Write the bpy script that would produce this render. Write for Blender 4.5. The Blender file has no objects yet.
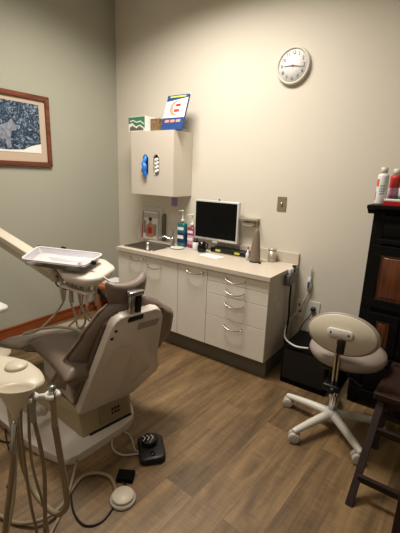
import bpy, bmesh, math, random
from mathutils import Vector, Matrix
random.seed(4)
PI = math.pi
S = bpy.context.scene
COL = S.collection

# ------------------------------------------------------------------ camera
cam_d = bpy.data.cameras.new('camera'); cam = bpy.data.objects.new('camera', cam_d); COL.objects.link(cam)
F = Vector((-0.55673264, 0.79323279, -0.24663842)); R = Vector((0.81296657, 0.58129104, 0.03443942)); U = Vector((-0.17068718, 0.18133524, 0.96849544))
cam.matrix_world = Matrix(((R.x, U.x, -F.x, 2.7813), (R.y, U.y, -F.y, -3.0687), (R.z, U.z, -F.z, 1.6250), (0, 0, 0, 1)))
cam_d.sensor_fit = 'VERTICAL'; cam_d.sensor_height = 24.0; cam_d.lens = 24.0 * 365.88 / 533.0
cam_d.clip_start = 0.05
S.camera = cam
# ------------------------------------------------------------------ world, light, exposure
w = bpy.data.worlds.new('world'); S.world = w; w.use_nodes = True
w.node_tree.nodes['Background'].inputs[0].default_value = (1.0, 0.86, 0.68, 1)
w.node_tree.nodes['Background'].inputs[1].default_value = 0.02
S.view_settings.view_transform = 'Standard'; S.view_settings.look = 'None'
S.view_settings.gamma = 1.0; S.view_settings.exposure = 0.0; S.view_settings.use_curve_mapping = False

def area(name, loc, sx, sy, power, color, rot=(0, 0, 0), spread=PI):
    l = bpy.data.lights.new(name, 'AREA'); l.shape = 'RECTANGLE'; l.size = sx; l.size_y = sy
    l.energy = power; l.color = color; l.spread = spread
    o = bpy.data.objects.new(name, l); COL.objects.link(o); o.location = loc; o.rotation_euler = rot
    return o
area('ceiling_lamp_light', (0.95, -1.15, 3.37), 1.15, 0.55, 74, (1.0, 0.928, 0.83), spread=math.radians(148))
area('ceiling_lamp_light', (1.35, -3.2, 3.37), 1.15, 0.55, 18, (1.0, 0.928, 0.83))

# ------------------------------------------------------------------ materials
def srgb(r, g, b):
    f = lambda c: c / 12.92 if c <= 0.04045 else ((c + 0.055) / 1.055) ** 2.4
    return (f(r / 255), f(g / 255), f(b / 255), 1)

def mat(name, c, rough=0.5, metal=0.0, bump=0.0, bscale=60, var=0.0, vscale=6, trans=0.0, ior=1.45, coat=0.0, emit=0.0, alpha=1.0):
    m = bpy.data.materials.new(name); m.use_nodes = True
    nt = m.node_tree; b = nt.nodes['Principled BSDF']
    c4 = srgb(*c)
    b.inputs['Base Color'].default_value = c4; b.inputs['Roughness'].default_value = rough
    b.inputs['Metallic'].default_value = metal; b.inputs['Transmission Weight'].default_value = trans
    b.inputs['IOR'].default_value = ior; b.inputs['Coat Weight'].default_value = coat
    b.inputs['Alpha'].default_value = alpha
    if emit:
        b.inputs['Emission Color'].default_value = c4; b.inputs['Emission Strength'].default_value = emit
    tc = nt.nodes.new('ShaderNodeTexCoord')
    if var:
        n = nt.nodes.new('ShaderNodeTexNoise'); n.inputs['Scale'].default_value = vscale; n.inputs['Detail'].default_value = 4
        nt.links.new(tc.outputs['Object'], n.inputs['Vector'])
        r = nt.nodes.new('ShaderNodeValToRGB')
        r.color_ramp.elements[0].position = .3; r.color_ramp.elements[1].position = .7
        r.color_ramp.elements[0].color = tuple(x * (1 - var) for x in c4[:3]) + (1,)
        r.color_ramp.elements[1].color = tuple(min(1, x * (1 + var)) for x in c4[:3]) + (1,)
        nt.links.new(n.outputs['Fac'], r.inputs['Fac']); nt.links.new(r.outputs['Color'], b.inputs['Base Color'])
    if bump:
        n2 = nt.nodes.new('ShaderNodeTexNoise'); n2.inputs['Scale'].default_value = bscale; n2.inputs['Detail'].default_value = 3
        nt.links.new(tc.outputs['Object'], n2.inputs['Vector'])
        bp = nt.nodes.new('ShaderNodeBump'); bp.inputs['Strength'].default_value = bump; bp.inputs['Distance'].default_value = 0.01
        nt.links.new(n2.outputs['Fac'], bp.inputs['Height']); nt.links.new(bp.outputs['Normal'], b.inputs['Normal'])
    return m

def wood(name, dark, light, axis='X', scale=3.0, rough=0.4, coat=0.2, stretch=14):
    m = mat(name, dark, rough, coat=coat); nt = m.node_tree; b = nt.nodes['Principled BSDF']
    tc = nt.nodes.new('ShaderNodeTexCoord'); mp = nt.nodes.new('ShaderNodeMapping')
    s = [scale * stretch] * 3; s['XYZ'.index(axis)] = scale; mp.inputs['Scale'].default_value = s
    n = nt.nodes.new('ShaderNodeTexNoise'); n.inputs['Scale'].default_value = 1; n.inputs['Detail'].default_value = 6; n.inputs['Distortion'].default_value = 0.6
    r = nt.nodes.new('ShaderNodeValToRGB'); r.color_ramp.elements[0].position = .33; r.color_ramp.elements[1].position = .68
    r.color_ramp.elements[0].color = srgb(*dark); r.color_ramp.elements[1].color = srgb(*light)
    nt.links.new(tc.outputs['Object'], mp.inputs[0]); nt.links.new(mp.outputs[0], n.inputs['Vector'])
    nt.links.new(n.outputs['Fac'], r.inputs['Fac']); nt.links.new(r.outputs[0], b.inputs['Base Color'])
    return m

def floor_mat():
    m = bpy.data.materials.new('oak_laminate'); m.use_nodes = True; nt = m.node_tree; b = nt.nodes['Principled BSDF']
    N = nt.nodes.new; L = nt.links.new
    tc = N('ShaderNodeTexCoord'); mp = N('ShaderNodeMapping'); mp.inputs['Rotation'].default_value = (0, 0, PI / 2 + 0.06); mp.inputs['Location'].default_value = (0.35, 0.085, 0)
    L(tc.outputs['Object'], mp.inputs[0])
    br = N('ShaderNodeTexBrick'); br.inputs['Color1'].default_value = (0, 0, 0, 1); br.inputs['Color2'].default_value = (1, 1, 1, 1); br.inputs['Mortar'].default_value = (0.5, 0.5, 0.5, 1)
    br.inputs['Scale'].default_value = 1; br.inputs['Brick Width'].default_value = 1.25; br.inputs['Row Height'].default_value = 0.19
    br.inputs['Mortar Size'].default_value = 0.0012; br.inputs['Mortar Smooth'].default_value = 0.1; br.offset = 0.37; br.inputs['Bias'].default_value = 0
    L(mp.outputs[0], br.inputs['Vector'])
    # per-plank offset of the grain
    off = N('ShaderNodeVectorMath'); off.operation = 'MULTIPLY_ADD'; L(br.outputs['Color'], off.inputs[0]); off.inputs[1].default_value = (7, 3, 0); L(mp.outputs[0], off.inputs[2])
    st = N('ShaderNodeMapping'); st.inputs['Scale'].default_value = (1.6, 22, 1); L(off.outputs[0], st.inputs[0])
    g = N('ShaderNodeTexNoise'); g.inputs['Scale'].default_value = 1.0; g.inputs['Detail'].default_value = 8; g.inputs['Roughness'].default_value = .62; g.inputs['Distortion'].default_value = 0.8; L(st.outputs[0], g.inputs['Vector'])
    st2 = N('ShaderNodeMapping'); st2.inputs['Scale'].default_value = (2.0, 7, 1); L(off.outputs[0], st2.inputs[0])
    g2 = N('ShaderNodeTexNoise'); g2.inputs['Scale'].default_value = 1.0; g2.inputs['Detail'].default_value = 4; g2.inputs['Distortion'].default_value = 1.2; L(st2.outputs[0], g2.inputs['Vector'])
    # fine saw marks across the plank
    st3 = N('ShaderNodeMapping'); st3.inputs['Scale'].default_value = (130, 9, 1); L(off.outputs[0], st3.inputs[0])
    g3 = N('ShaderNodeTexNoise'); g3.inputs['Scale'].default_value = 1.0; g3.inputs['Detail'].default_value = 2; L(st3.outputs[0], g3.inputs['Vector'])
    r = N('ShaderNodeValToRGB'); e = r.color_ramp.elements
    e[0].position = .30; e[0].color = srgb(64, 48, 29); e[1].position = .74; e[1].color = srgb(144, 116, 78)
    x = e.new(.5); x.color = srgb(104, 81, 52)
    a1 = N('ShaderNodeMath'); a1.operation = 'MULTIPLY_ADD'; a1.inputs[1].default_value = .55; L(g.outputs['Fac'], a1.inputs[0])
    a2 = N('ShaderNodeMath'); a2.operation = 'MULTIPLY'; a2.inputs[1].default_value = .45; L(g2.outputs['Fac'], a2.inputs[0]); L(a2.outputs[0], a1.inputs[2])
    a3 = N('ShaderNodeMath'); a3.operation = 'MULTIPLY_ADD'; a3.inputs[1].default_value = .2; L(br.outputs['Color'], a3.inputs[0]); L(a1.outputs[0], a3.inputs[2])
    a4 = N('ShaderNodeMath'); a4.operation = 'MULTIPLY_ADD'; a4.inputs[1].default_value = .26; L(g3.outputs['Fac'], a4.inputs[0]); L(a3.outputs[0], a4.inputs[2])
    a5 = N('ShaderNodeMath'); a5.operation = 'SUBTRACT'; a5.inputs[1].default_value = .19; L(a4.outputs[0], a5.inputs[0]); L(a5.outputs[0], r.inputs['Fac'])
    mx = N('ShaderNodeMix'); mx.data_type = 'RGBA'; mx.inputs[7].default_value = srgb(70, 48, 30)
    mul = N('ShaderNodeMath'); mul.operation = 'MULTIPLY'; mul.inputs[1].default_value = .75; L(br.outputs['Fac'], mul.inputs[0])
    L(mul.outputs[0], mx.inputs[0]); L(r.outputs[0], mx.inputs[6]); L(mx.outputs[2], b.inputs['Base Color'])
    b.inputs['Roughness'].default_value = .5
    bp = N('ShaderNodeBump'); bp.inputs['Strength'].default_value = .12; bp.inputs['Distance'].default_value = .003
    L(a4.outputs[0], bp.inputs['Height']); L(bp.outputs[0], b.inputs['Normal'])
    return m

M = {}
def D(k, *a, **kw): M[k] = mat(k, *a, **kw)
D('cream_wall', (214, 207, 193), .85, bump=.08, bscale=120, var=.015, vscale=1.5)
D('sage_wall', (168, 167, 152), .85, bump=.08, bscale=120, var=.015, vscale=1.5)
D('ceiling_white', (225, 222, 212), .9)
M['floor'] = floor_mat()
M['trim'] = wood('trim', (118, 56, 24), (150, 78, 38), 'Y', 2, .4)
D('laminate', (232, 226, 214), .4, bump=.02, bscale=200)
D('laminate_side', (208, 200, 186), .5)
D('gap', (60, 55, 48), .8)
D('counter', (202, 191, 175), .35, var=.03, vscale=90)
D('toe', (104, 99, 86), .6)
D('steel', (180, 180, 178), .25, 1.0)
D('sink_steel', (150, 146, 138), .32, 1.0)
D('chrome', (215, 215, 215), .12, 1.0)
D('nickel', (190, 182, 166), .3, 1.0)
D('dark_metal', (50, 48, 46), .35, .8)
D('white_plastic', (212, 208, 198), .4)
D('warm_plastic', (202, 192, 172), .4)
D('shell_plastic', (210, 200, 190), .38)
D('grey_plastic', (190, 182, 175), .4)
D('beige_plastic', (166, 150, 118), .45)
D('beige_dark', (140, 126, 98), .5)
D('leather', (116, 101, 90), .38, bump=.10, bscale=90, var=.04, vscale=20)
D('leather_dark', (84, 68, 58), .42, bump=.1, bscale=90)
D('leather_light', (142, 129, 118), .4)
D('stool_vinyl', (150, 138, 128), .4, bump=.06, bscale=120)
D('black', (16, 16, 17), .4)
D('black_matte', (8, 8, 8), .9)
M['black_matte'].node_tree.nodes['Principled BSDF'].inputs['Specular IOR Level'].default_value = .15
D('dark_grey', (88, 88, 90), .4)
D('hose_clear', (170, 160, 142), .35)
D('shelf_white', (238, 235, 228), .4)
D('cabinet_beige', (210, 201, 187), .45)
D('black_gloss', (10, 10, 12), .15)
D('screen', (8, 8, 9), .3)
M['screen'].node_tree.nodes['Principled BSDF'].inputs['Specular IOR Level'].default_value = .2
D('bezel', (205, 205, 204), .35, .2)
D('hose', (128, 113, 88), .5)
D('hose_pale', (176, 166, 144), .45)
D('hose_grey', (150, 146, 138), .5)
D('cable_white', (215, 212, 205), .5)
D('blue_glove', (40, 120, 215), .4)
D('white_cloth', (235, 235, 235), .8)
D('white_paper', (232, 230, 224), .7)
D('purple', (140, 115, 165), .6)
D('teal', (34, 108, 112), .2, coat=.4)
D('pink_liquid', (150, 62, 96), .2, coat=.4)
D('label_dark', (25, 45, 90), .4)
D('label_white', (225, 228, 228), .5)
D('label_pink', (205, 150, 175), .5)
D('green_box', (60, 125, 90), .6)
D('brown_box', (125, 98, 66), .7, var=.4, vscale=45)
D('blue_print', (40, 72, 130), .4)
D('red_print', (190, 45, 45), .5)
D('gum_print', (215, 150, 130), .5)
D('orange_print', (225, 90, 50), .5)
D('green_print', (30, 150, 80), .5)
D('navy_print', (25, 35, 90), .5)
D('plate_metal', (150, 138, 112), .45, .5)
D('clock_rim', (205, 200, 188), .4)
D('clock_face', (236, 236, 232), .5)
D('red', (180, 25, 30), .4)
D('dark_print', (35, 32, 32), .5)
D('skin_print', (196, 140, 112), .5)
D('yellow_print', (200, 200, 80), .5)
D('silver', (178, 172, 158), .35, .7)
D('taupe_plastic', (125, 110, 96), .4)
D('silver_can', (185, 178, 162), .35, .5)
D('mat_board', (192, 173, 152), .8)
D('lilac_rim', (222, 214, 220), .2)
D('fur_print', (128, 134, 148), .5, var=.45, vscale=40)
D('armoire_black', (7, 6, 6), .6)
M['armoire_black'].node_tree.nodes['Principled BSDF'].inputs['Specular IOR Level'].default_value = .2
M['acrylic'] = mat('acrylic', (245, 245, 245), .08, alpha=.22)
M['lens'] = mat('lens', (250, 250, 250), .1, alpha=.06)
M['clear_cover'] = mat('clear_cover', (232, 230, 236), .12, alpha=.35)
M['frame_wood'] = wood('frame_wood', (86, 42, 24), (120, 62, 38), 'Y', 3, .35)
M['panel_wood'] = wood('panel_wood', (66, 32, 13), (112, 60, 27), 'Z', 4, .35)
M['bench_wood'] = wood('bench_wood', (30, 15, 9), (56, 28, 16), 'Y', 4, .6, 0)
M['bench_leg'] = wood('bench_leg', (28, 13, 8), (42, 21, 13), 'Z', 4, .6, 0)
M['red_wood'] = wood('red_wood', (32, 14, 10), (44, 20, 13), 'Z', 3, .6, 0)
M['orange_wood'] = wood('orange_wood', (150, 82, 38), (185, 112, 58), 'Z', 4, .45)

# the winter picture: bluish trees, snow at the foot, all in the print itself
def print_mat():
    m = mat('winter_print', (60, 85, 110), .3); nt = m.node_tree; b = nt.nodes['Principled BSDF']; N = nt.nodes.new; L = nt.links.new
    tc = N('ShaderNodeTexCoord'); n = N('ShaderNodeTexNoise'); n.inputs['Scale'].default_value = 22; n.inputs['Detail'].default_value = 8; n.inputs['Distortion'].default_value = 2.5
    L(tc.outputs['Object'], n.inputs['Vector']); r = N('ShaderNodeValToRGB'); e = r.color_ramp.elements
    e[0].position = .38; e[0].color = srgb(18, 26, 36); e[1].position = .74; e[1].color = srgb(196, 210, 220); x = e.new(.54); x.color = srgb(58, 82, 108)
    L(n.outputs['Fac'], r.inputs['Fac']); L(r.outputs[0], b.inputs['Base Color']); return m
M['winter_print'] = print_mat()

def marble_mat():
    m = mat('smudged_panel', (190, 181, 166), .5); nt = m.node_tree; b = nt.nodes['Principled BSDF']; N = nt.nodes.new; L = nt.links.new
    tc = N('ShaderNodeTexCoord'); n = N('ShaderNodeTexNoise'); n.inputs['Scale'].default_value = 17; n.inputs['Detail'].default_value = 5
    L(tc.outputs['Object'], n.inputs['Vector']); r = N('ShaderNodeValToRGB'); e = r.color_ramp.elements
    e[0].position = .55; e[0].color = (0, 0, 0, 1); e[1].position = .62; e[1].color = (1, 1, 1, 1); L(n.outputs['Fac'], r.inputs[0])
    g = N('ShaderNodeVectorMath'); g.operation = 'DISTANCE'; g.inputs[1].default_value = (1.69, -.38, .62); L(tc.outputs['Object'], g.inputs[0])
    lt = N('ShaderNodeMath'); lt.operation = 'LESS_THAN'; lt.inputs[1].default_value = .11; L(g.outputs['Value'], lt.inputs[0])
    mu = N('ShaderNodeMath'); mu.operation = 'MULTIPLY'; L(r.outputs[0], mu.inputs[0]); L(lt.outputs[0], mu.inputs[1])
    mx = N('ShaderNodeMix'); mx.data_type = 'RGBA'; mx.inputs[6].default_value = srgb(206, 198, 184); mx.inputs[7].default_value = srgb(226, 220, 208)
    L(mu.outputs[0], mx.inputs[0]); L(mx.outputs[2], b.inputs['Base Color']); return m
M['smudged_panel'] = marble_mat()

# ------------------------------------------------------------------ mesh helpers
class MB:
    """collects shapes into ONE mesh; mi = material slot"""
    def __init__(s): s.bm = bmesh.new()
    def _mark(s, n0, mi, smooth):
        s.bm.faces.ensure_lookup_table()
        for f in list(s.bm.faces)[n0:]: f.material_index = mi; f.smooth = smooth
    def box(s, x0, y0, z0, x1, y1, z1, mi=0, T=None, bev=0.0):
        n0 = len(s.bm.faces)
        t = bmesh.new(); bmesh.ops.create_cube(t, size=1)
        for v in t.verts: v.co = Vector((x0 + (v.co.x + .5) * (x1 - x0), y0 + (v.co.y + .5) * (y1 - y0), z0 + (v.co.z + .5) * (z1 - z0)))
        if bev: bmesh.ops.bevel(t, geom=list(t.edges), offset=bev, segments=2, affect='EDGES', profile=.5)
        s._merge(t, T, mi, bool(bev)); return s
    def _merge(s, t, T, mi, smooth):
        mp = {}
        for v in t.verts:
            mp[v] = s.bm.verts.new(T @ v.co if T is not None else v.co)
        for f in t.faces:
            try: g = s.bm.faces.new([mp[v] for v in f.verts]); g.material_index = mi; g.smooth = smooth
            except ValueError: pass
        t.free()
    def prism(s, pts, h, mi=0, T=None, bev=0.0, seg=2, smooth=None):
        """polygon in local XY (CCW), extruded z 0..h, then T"""
        t = bmesh.new(); lo = [t.verts.new((p[0], p[1], 0)) for p in pts]; hi = [t.verts.new((p[0], p[1], h)) for p in pts]
        n = len(pts); t.faces.new(lo[::-1]); t.faces.new(hi)
        for i in range(n): t.faces.new((lo[i], lo[(i + 1) % n], hi[(i + 1) % n], hi[i]))
        if bev:
            ed = [e for e in t.edges if abs(e.verts[0].co.z - e.verts[1].co.z) < 1e-6]
            bmesh.ops.bevel(t, geom=ed, offset=bev, segments=seg, affect='EDGES', profile=.5)
        s._merge(t, T, mi, bool(bev) if smooth is None else smooth); return s
    def lathe(s, prof, n=24, mi=0, T=None, smooth=True, sx=1, sy=1):
        t = bmesh.new(); rings = []
        for r, z in prof:
            if r < 1e-6: rings.append([t.verts.new((0, 0, z))])
            else: rings.append([t.verts.new((r * sx * math.cos(2 * PI * k / n), r * sy * math.sin(2 * PI * k / n), z)) for k in range(n)])
        for a, b in zip(rings, rings[1:]):
            for k in range(n):
                k2 = (k + 1) % n
                if len(a) == 1 and len(b) == 1: continue
                if len(a) == 1: t.faces.new((a[0], b[k2], b[k]))
                elif len(b) == 1: t.faces.new((a[k], a[k2], b[0]))
                else: t.faces.new((a[k], a[k2], b[k2], b[k]))
        if len(rings[0]) > 1: t.faces.new(rings[0][::-1])
        if len(rings[-1]) > 1: t.faces.new(rings[-1])
        bmesh.ops.recalc_face_normals(t, faces=t.faces)
        s._merge(t, T, mi, smooth); return s
    def tube(s, pts, r, n=8, mi=0, spl=True, T=None, closed=False):
        P = [Vector(p) for p in pts]
        rad = r if isinstance(r, (list, tuple)) else [r] * len(P)
        if spl and len(P) > 2:
            Q = []; RR = []
            m = len(P); rng = m if closed else m - 1
            for i in range(rng):
                g = lambda k: P[k % m] if closed else P[max(0, min(m - 1, k))]
                p0, p1, p2, p3 = g(i - 1), g(i), g(i + 1), g(i + 2)
                for k in range(6):
                    u = k / 6
                    Q.append(0.5 * ((2 * p1) + (p2 - p0) * u + (2 * p0 - 5 * p1 + 4 * p2 - p3) * u * u + (3 * p1 - p0 - 3 * p2 + p3) * u ** 3))
                    RR.append(rad[i] * (1 - u) + rad[(i + 1) % m] * u)
            if not closed: Q.append(P[-1]); RR.append(rad[-1])
            P, rad = Q, RR
        t = bmesh.new(); rings = []; m = len(P); up = None
        for i, p in enumerate(P):
            a = P[(i - 1) % m] if (i or closed) else p; b = P[(i + 1) % m] if (i < m - 1 or closed) else p
            d = (b - a).normalized()
            if up is None: up = Vector((0, 0, 1)) if abs(d.z) < .9 else Vector((1, 0, 0))
            x = d.cross(up)
            if x.length < 1e-4: x = d.orthogonal()
            x.normalize(); y = x.cross(d).normalized(); up = y
            rings.append([t.verts.new(p + rad[i] * (math.cos(2 * PI * k / n) * x + math.sin(2 * PI * k / n) * y)) for k in range(n)])
        pairs = list(zip(rings, rings[1:])) + ([(rings[-1], rings[0])] if closed else [])
        for a, b in pairs:
            for k in range(n): t.faces.new((a[k], a[(k + 1) % n], b[(k + 1) % n], b[k]))
        if not closed: t.faces.new(rings[0][::-1]); t.faces.new(rings[-1])
        bmesh.ops.recalc_face_normals(t, faces=t.faces)
        s._merge(t, T, mi, True); return s
    def cushion(s, X, Y, Zt, Zb, nx=14, ny=10, mi=0, T=None):
        """pillow over a grid: X(u,v), Y(u,v), top Zt(u,v), bottom Zb(u,v), u,v in 0..1"""
        t = bmesh.new(); top = []; bot = []
        for i in range(nx + 1):
            ra = []; rb = []
            for j in range(ny + 1):
                u, v = i / nx, j / ny
                zt, zb = Zt(u, v), Zb(u, v)
                e = min(1, (1 - abs(2 * u - 1) ** 8)) * min(1, (1 - abs(2 * v - 1) ** 8)); e = max(0, e) ** .4
                mid = (zt + zb) / 2; h = (zt - zb) / 2 * e
                ra.append(t.verts.new((X(u, v), Y(u, v), mid + h)))
                rb.append(t.verts.new((X(u, v), Y(u, v), mid - h)) if 0 < i < nx and 0 < j < ny else ra[-1])
            top.append(ra); bot.append(rb)
        for i in range(nx):
            for j in range(ny):
                t.faces.new((top[i][j], top[i + 1][j], top[i + 1][j + 1], top[i][j + 1]))
                q = (bot[i][j], bot[i][j + 1], bot[i + 1][j + 1], bot[i + 1][j])
                if len(set(q)) == 4: 
                    try: t.faces.new(q)
                    except ValueError: pass
        bmesh.ops.recalc_face_normals(t, faces=t.faces)
        s._merge(t, T, mi, True); return s
    def build(s, name, mats, parent=None, bevel=0.0, subsurf=0, label=None):
        me = bpy.data.meshes.new(name); s.bm.to_mesh(me); s.bm.free()
        if not isinstance(mats, (list, tuple)): mats = [mats]
        for m in mats: me.materials.append(M[m])
        o = bpy.data.objects.new(name, me); COL.objects.link(o)
        if parent: o.parent = parent
        if bevel:
            b = o.modifiers.new('bevel', 'BEVEL'); b.width = bevel; b.segments = 3; b.limit_method = 'ANGLE'; b.angle_limit = math.radians(40)
        if subsurf:
            q = o.modifiers.new('subdivision', 'SUBSURF'); q.levels = subsurf; q.render_levels = subsurf
        if label: o['label'] = label
        return o

def tag(o, label, cat, group=None):
    o['label'] = label; o['category'] = cat
    if group: o['group'] = group
    return o
def thing(name, label, cat, loc=(0, 0, 0), rz=0, group=None):
    o = bpy.data.objects.new(name, None); COL.objects.link(o); o.location = loc; o.rotation_euler = (0, 0, rz); o.empty_display_size = .1
    return tag(o, label, cat, group)
def struct(o): o['kind'] = 'structure'; return o
def copy_tree(o, parent=None):
    c = o.copy(); COL.objects.link(c); c.parent = parent
    for ch in [x for x in list(COL.objects) if x.parent == o]: copy_tree(ch, c)
    return c
def frm(o, x, y, z=None):
    """matrix from origin and axes"""
    x = Vector(x).normalized(); y = Vector(y); y = (y - y.dot(x) * x).normalized(); z = x.cross(y)
    return Matrix(((x.x, y.x, z.x, o[0]), (x.y, y.y, z.y, o[1]), (x.z, y.z, z.z, o[2]), (0, 0, 0, 1)))
def TR(x, y, z): return Matrix.Translation((x, y, z))
def rrect(x0, y0, x1, y1, r, n=5):
    pts = []
    for cx, cy, a0 in ((x1 - r, y1 - r, 0), (x0 + r, y1 - r, PI / 2), (x0 + r, y0 + r, PI), (x1 - r, y0 + r, 1.5 * PI)):
        for k in range(n + 1):
            a = a0 + PI / 2 * k / n; pts.append((cx + r * math.cos(a), cy + r * math.sin(a)))
    return pts
def round_poly(pts, r, n=4):
    out = []; m = len(pts)
    for i in range(m):
        p = Vector((*pts[i], 0)); a = Vector((*pts[i - 1], 0)); b = Vector((*pts[(i + 1) % m], 0))
        rr = r[i] if isinstance(r, (list, tuple)) else r
        da = (a - p); db = (b - p); rr = min(rr, da.length * .45, db.length * .45)
        A = p + da.normalized() * rr; B = p + db.normalized() * rr
        for k in range(n + 1):
            t = k / n; q = (1 - t) ** 2 * A + 2 * (1 - t) * t * p + t * t * B; out.append((q.x, q.y))
    return out

# ------------------------------------------------------------------ room shell
XL, XR, YF, H = -0.6, 3.9, -4.3, 3.42
struct(MB().box(XL - .1, YF - .1, -.08, XR + .1, .1, 0).build('floor', 'floor'))
struct(MB().box(XL - .1, YF - .1, H, XR + .1, .1, H + .08).build('ceiling', 'ceiling_white'))
struct(MB().box(XL - .1, 0, 0, XR + .1, .1, H).build('wall_back', 'cream_wall'))
struct(MB().box(XL - .1, YF, 0, XL, 0, H).build('wall_left', 'sage_wall'))
struct(MB().box(XR, YF, 0, XR + .1, 0, H).build('wall_right', 'cream_wall'))
struct(MB().box(XL - .1, YF - .1, 0, XR + .1, YF, H).build('wall_front', 'cream_wall'))
struct(MB().box(XL, YF, 0, XL + .012, 0, .098).box(XL, YF, .098, XL + .018, 0, .118).build('baseboard_left', 'trim', bevel=.003))
t = thing('ceiling_light', 'flat rectangular ceiling light over the dental chair', 'light', (.95, -1.15, H))
MB().box(-.62, -.32, -.035, .62, .32, 0).build('frame', 'white_plastic', t)
t = thing('ceiling_light', 'second flat ceiling light, over the front of the room', 'light', (1.35, -3.2, H))
MB().box(-.62, -.32, -.035, .62, .32, 0).build('frame', 'white_plastic', t)

# ------------------------------------------------------------------ base cabinets (front plane y = -0.569)
FY = -.569
def handle(parent, x, z, w=.165):
    b = MB().tube([(x - w / 2, FY - .004, z), (x - w / 2, FY - .03, z - .004), (x - w * .4, FY - .034, z - .014), (x - w * .2, FY - .036, z - .024), (x, FY - .036, z - .027), (x + w * .2, FY - .036, z - .024), (x + w * .4, FY - .034, z - .014), (x + w / 2, FY - .03, z - .004), (x + w / 2, FY - .004, z)], .0045)
    return b.build('handle', 'nickel', parent)
def carcass(t, x0, x1, side='laminate_side'):
    MB().box(x0, FY + .02, .15, x0 + .018, -.002, .845).box(x1 - .018, FY + .02, .15, x1, -.002, .845).box(x0 + .018, FY + .02, .15, x1 - .018, -.002, .168).box(x0 + .018, -.012, .168, x1 - .018, -.002, .845).box(x0 + .018, FY + .02, .82, x1 - .018, FY + .06, .845).build('body', side, t)
    MB().box(x0, FY + .055, 0, x1, -.02, .15).build('toe_kick', 'toe', t)
def front(name, t, x0, x1, z0, z1):
    return MB().box(x0 + .002, FY, z0 + .002, x1 - .002, FY + .019, z1 - .002).build(name, 'laminate', t, bevel=.0015)
t = thing('sink_base_cabinet', 'cream two-door base cabinet under the sink', 'cabinet', group='base cabinets along the back wall'); carcass(t, 0, .784)
d = front('door', t, 0, .392, .155, .845); handle(d, .275, .805)
d = front('door', t, .392, .784, .155, .845); handle(d, .507, .765)
t = thing('base_cabinet', 'cream base cabinet with one door, between sink doors and drawers', 'cabinet', group='base cabinets along the back wall'); carcass(t, .785, 1.105)
d = front('door', t, .785, 1.105, .155, .845); handle(d, .985, .805)
t = thing('drawer_cabinet', 'cream drawer cabinet with four drawers at the right end of the counter', 'cabinet', group='base cabinets along the back wall')
carcass(t, 1.106, 1.682, 'smudged_panel')
for z0, z1 in ((.745, .845), (.635, .745), (.437, .635), (.155, .437)):
    d = front('drawer', t, 1.106, 1.682, z0, z1); handle(d, 1.39, z1 - .043)

# worktop
t = thing('countertop', 'long cream laminate countertop with backsplash on the base cabinets', 'countertop')
sx0, sx1, sy0, sy1 = .03, .40, -.50, -.17
b = MB(); pr = -.002
b.box(-.005, -.589, .846, sx0, pr, .88); b.box(sx1, -.589, .846, 1.692, pr, .88); b.box(sx0, -.589, .846, sx1, sy0, .88); b.box(sx0, sy1, .846, sx1, pr, .88)
b.build('worktop', 'counter', t)
MB().box(0.55, -.02, .8805, 1.692, -.001, .975).build('backsplash', 'counter', t, bevel=.003)
# sink
t = thing('sink', 'stainless steel basin set in the left end of the countertop', 'sink', (sx0, sy0, .88))
W, Dp = sx1 - sx0, sy1 - sy0
b = MB(); o = bmesh.new(); b.bm.free(); b.bm = o
rings = []
def ring(ins, z, r): return [(p[0], p[1], z) for p in rrect(ins, ins, W - ins, Dp - ins, r)]
for ins, z, r in ((-.018, .001, .03), (-.018, .004, .03), (-.012, .006, .03), (.004, .004, .03), (.012, -.02, .04), (.03, -.15, .05), (.08, -.165, .05)):
    rings.append([o.verts.new(q) for q in ring(ins, z, r)])
for a, c in zip(rings, rings[1:]):
    for k in range(len(a)): f = o.faces.new((a[k], a[(k + 1) % len(a)], c[(k + 1) % len(a)], c[k])); f.smooth = True
o.faces.new(rings[-1]); bmesh.ops.recalc_face_normals(o, faces=o.faces)
b.build('basin', 'sink_steel', t)
MB().lathe([(.0, -.162), (.03, -.162), (.033, -.159), (.03, -.158), (0, -.160)], T=TR(W / 2, Dp / 2, 0)).build('drain', 'chrome', t)
# faucet
t = thing('faucet', 'chrome single-lever faucet at the right rear of the sink', 'faucet', (.412, -.2, .8815))
MB().lathe([(.026, 0), (.026, .008), (.02, .014), (.019, .085), (.015, .1), (0, .102)]).build('base', 'chrome', t)
MB().tube([(0, 0, .05), (-.03, -.012, .075), (-.08, -.035, .098), (-.13, -.06, .092), (-.145, -.067, .07)], [.017, .016, .014, .013, .013]).build('spout', 'chrome', t)
MB().tube([(0, 0, .095), (-.004, .004, .12), (-.012, .012, .17), (-.016, .016, .185)], [.012, .01, .008, .009]).build('lever', 'chrome', t)

# ------------------------------------------------------------------ wall cabinet with glove openings
CX0, CX1, CZ0, CZ1, CY = -.075, .487, 1.397, 2.008, -.296
t = thing('wall_cabinet', 'beige wall-hung cabinet with two oval dispenser openings', 'cabinet')
b = MB(); b.box(CX0, CY + .02, CZ0, CX0 + .018, -.001, CZ1); b.box(CX1 - .018, CY + .02, CZ0, CX1, -.001, CZ1); b.box(CX0 + .018, CY + .02, CZ0, CX1 - .018, -.001, CZ0 + .018); b.box(CX0 + .018, CY + .02, CZ1 - .018, CX1 - .018, -.001, CZ1); b.box(CX0 + .018, -.012, CZ0 + .018, CX1 - .018, -.001, CZ1 - .018)
b.build('body', 'laminate_side', t)
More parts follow.
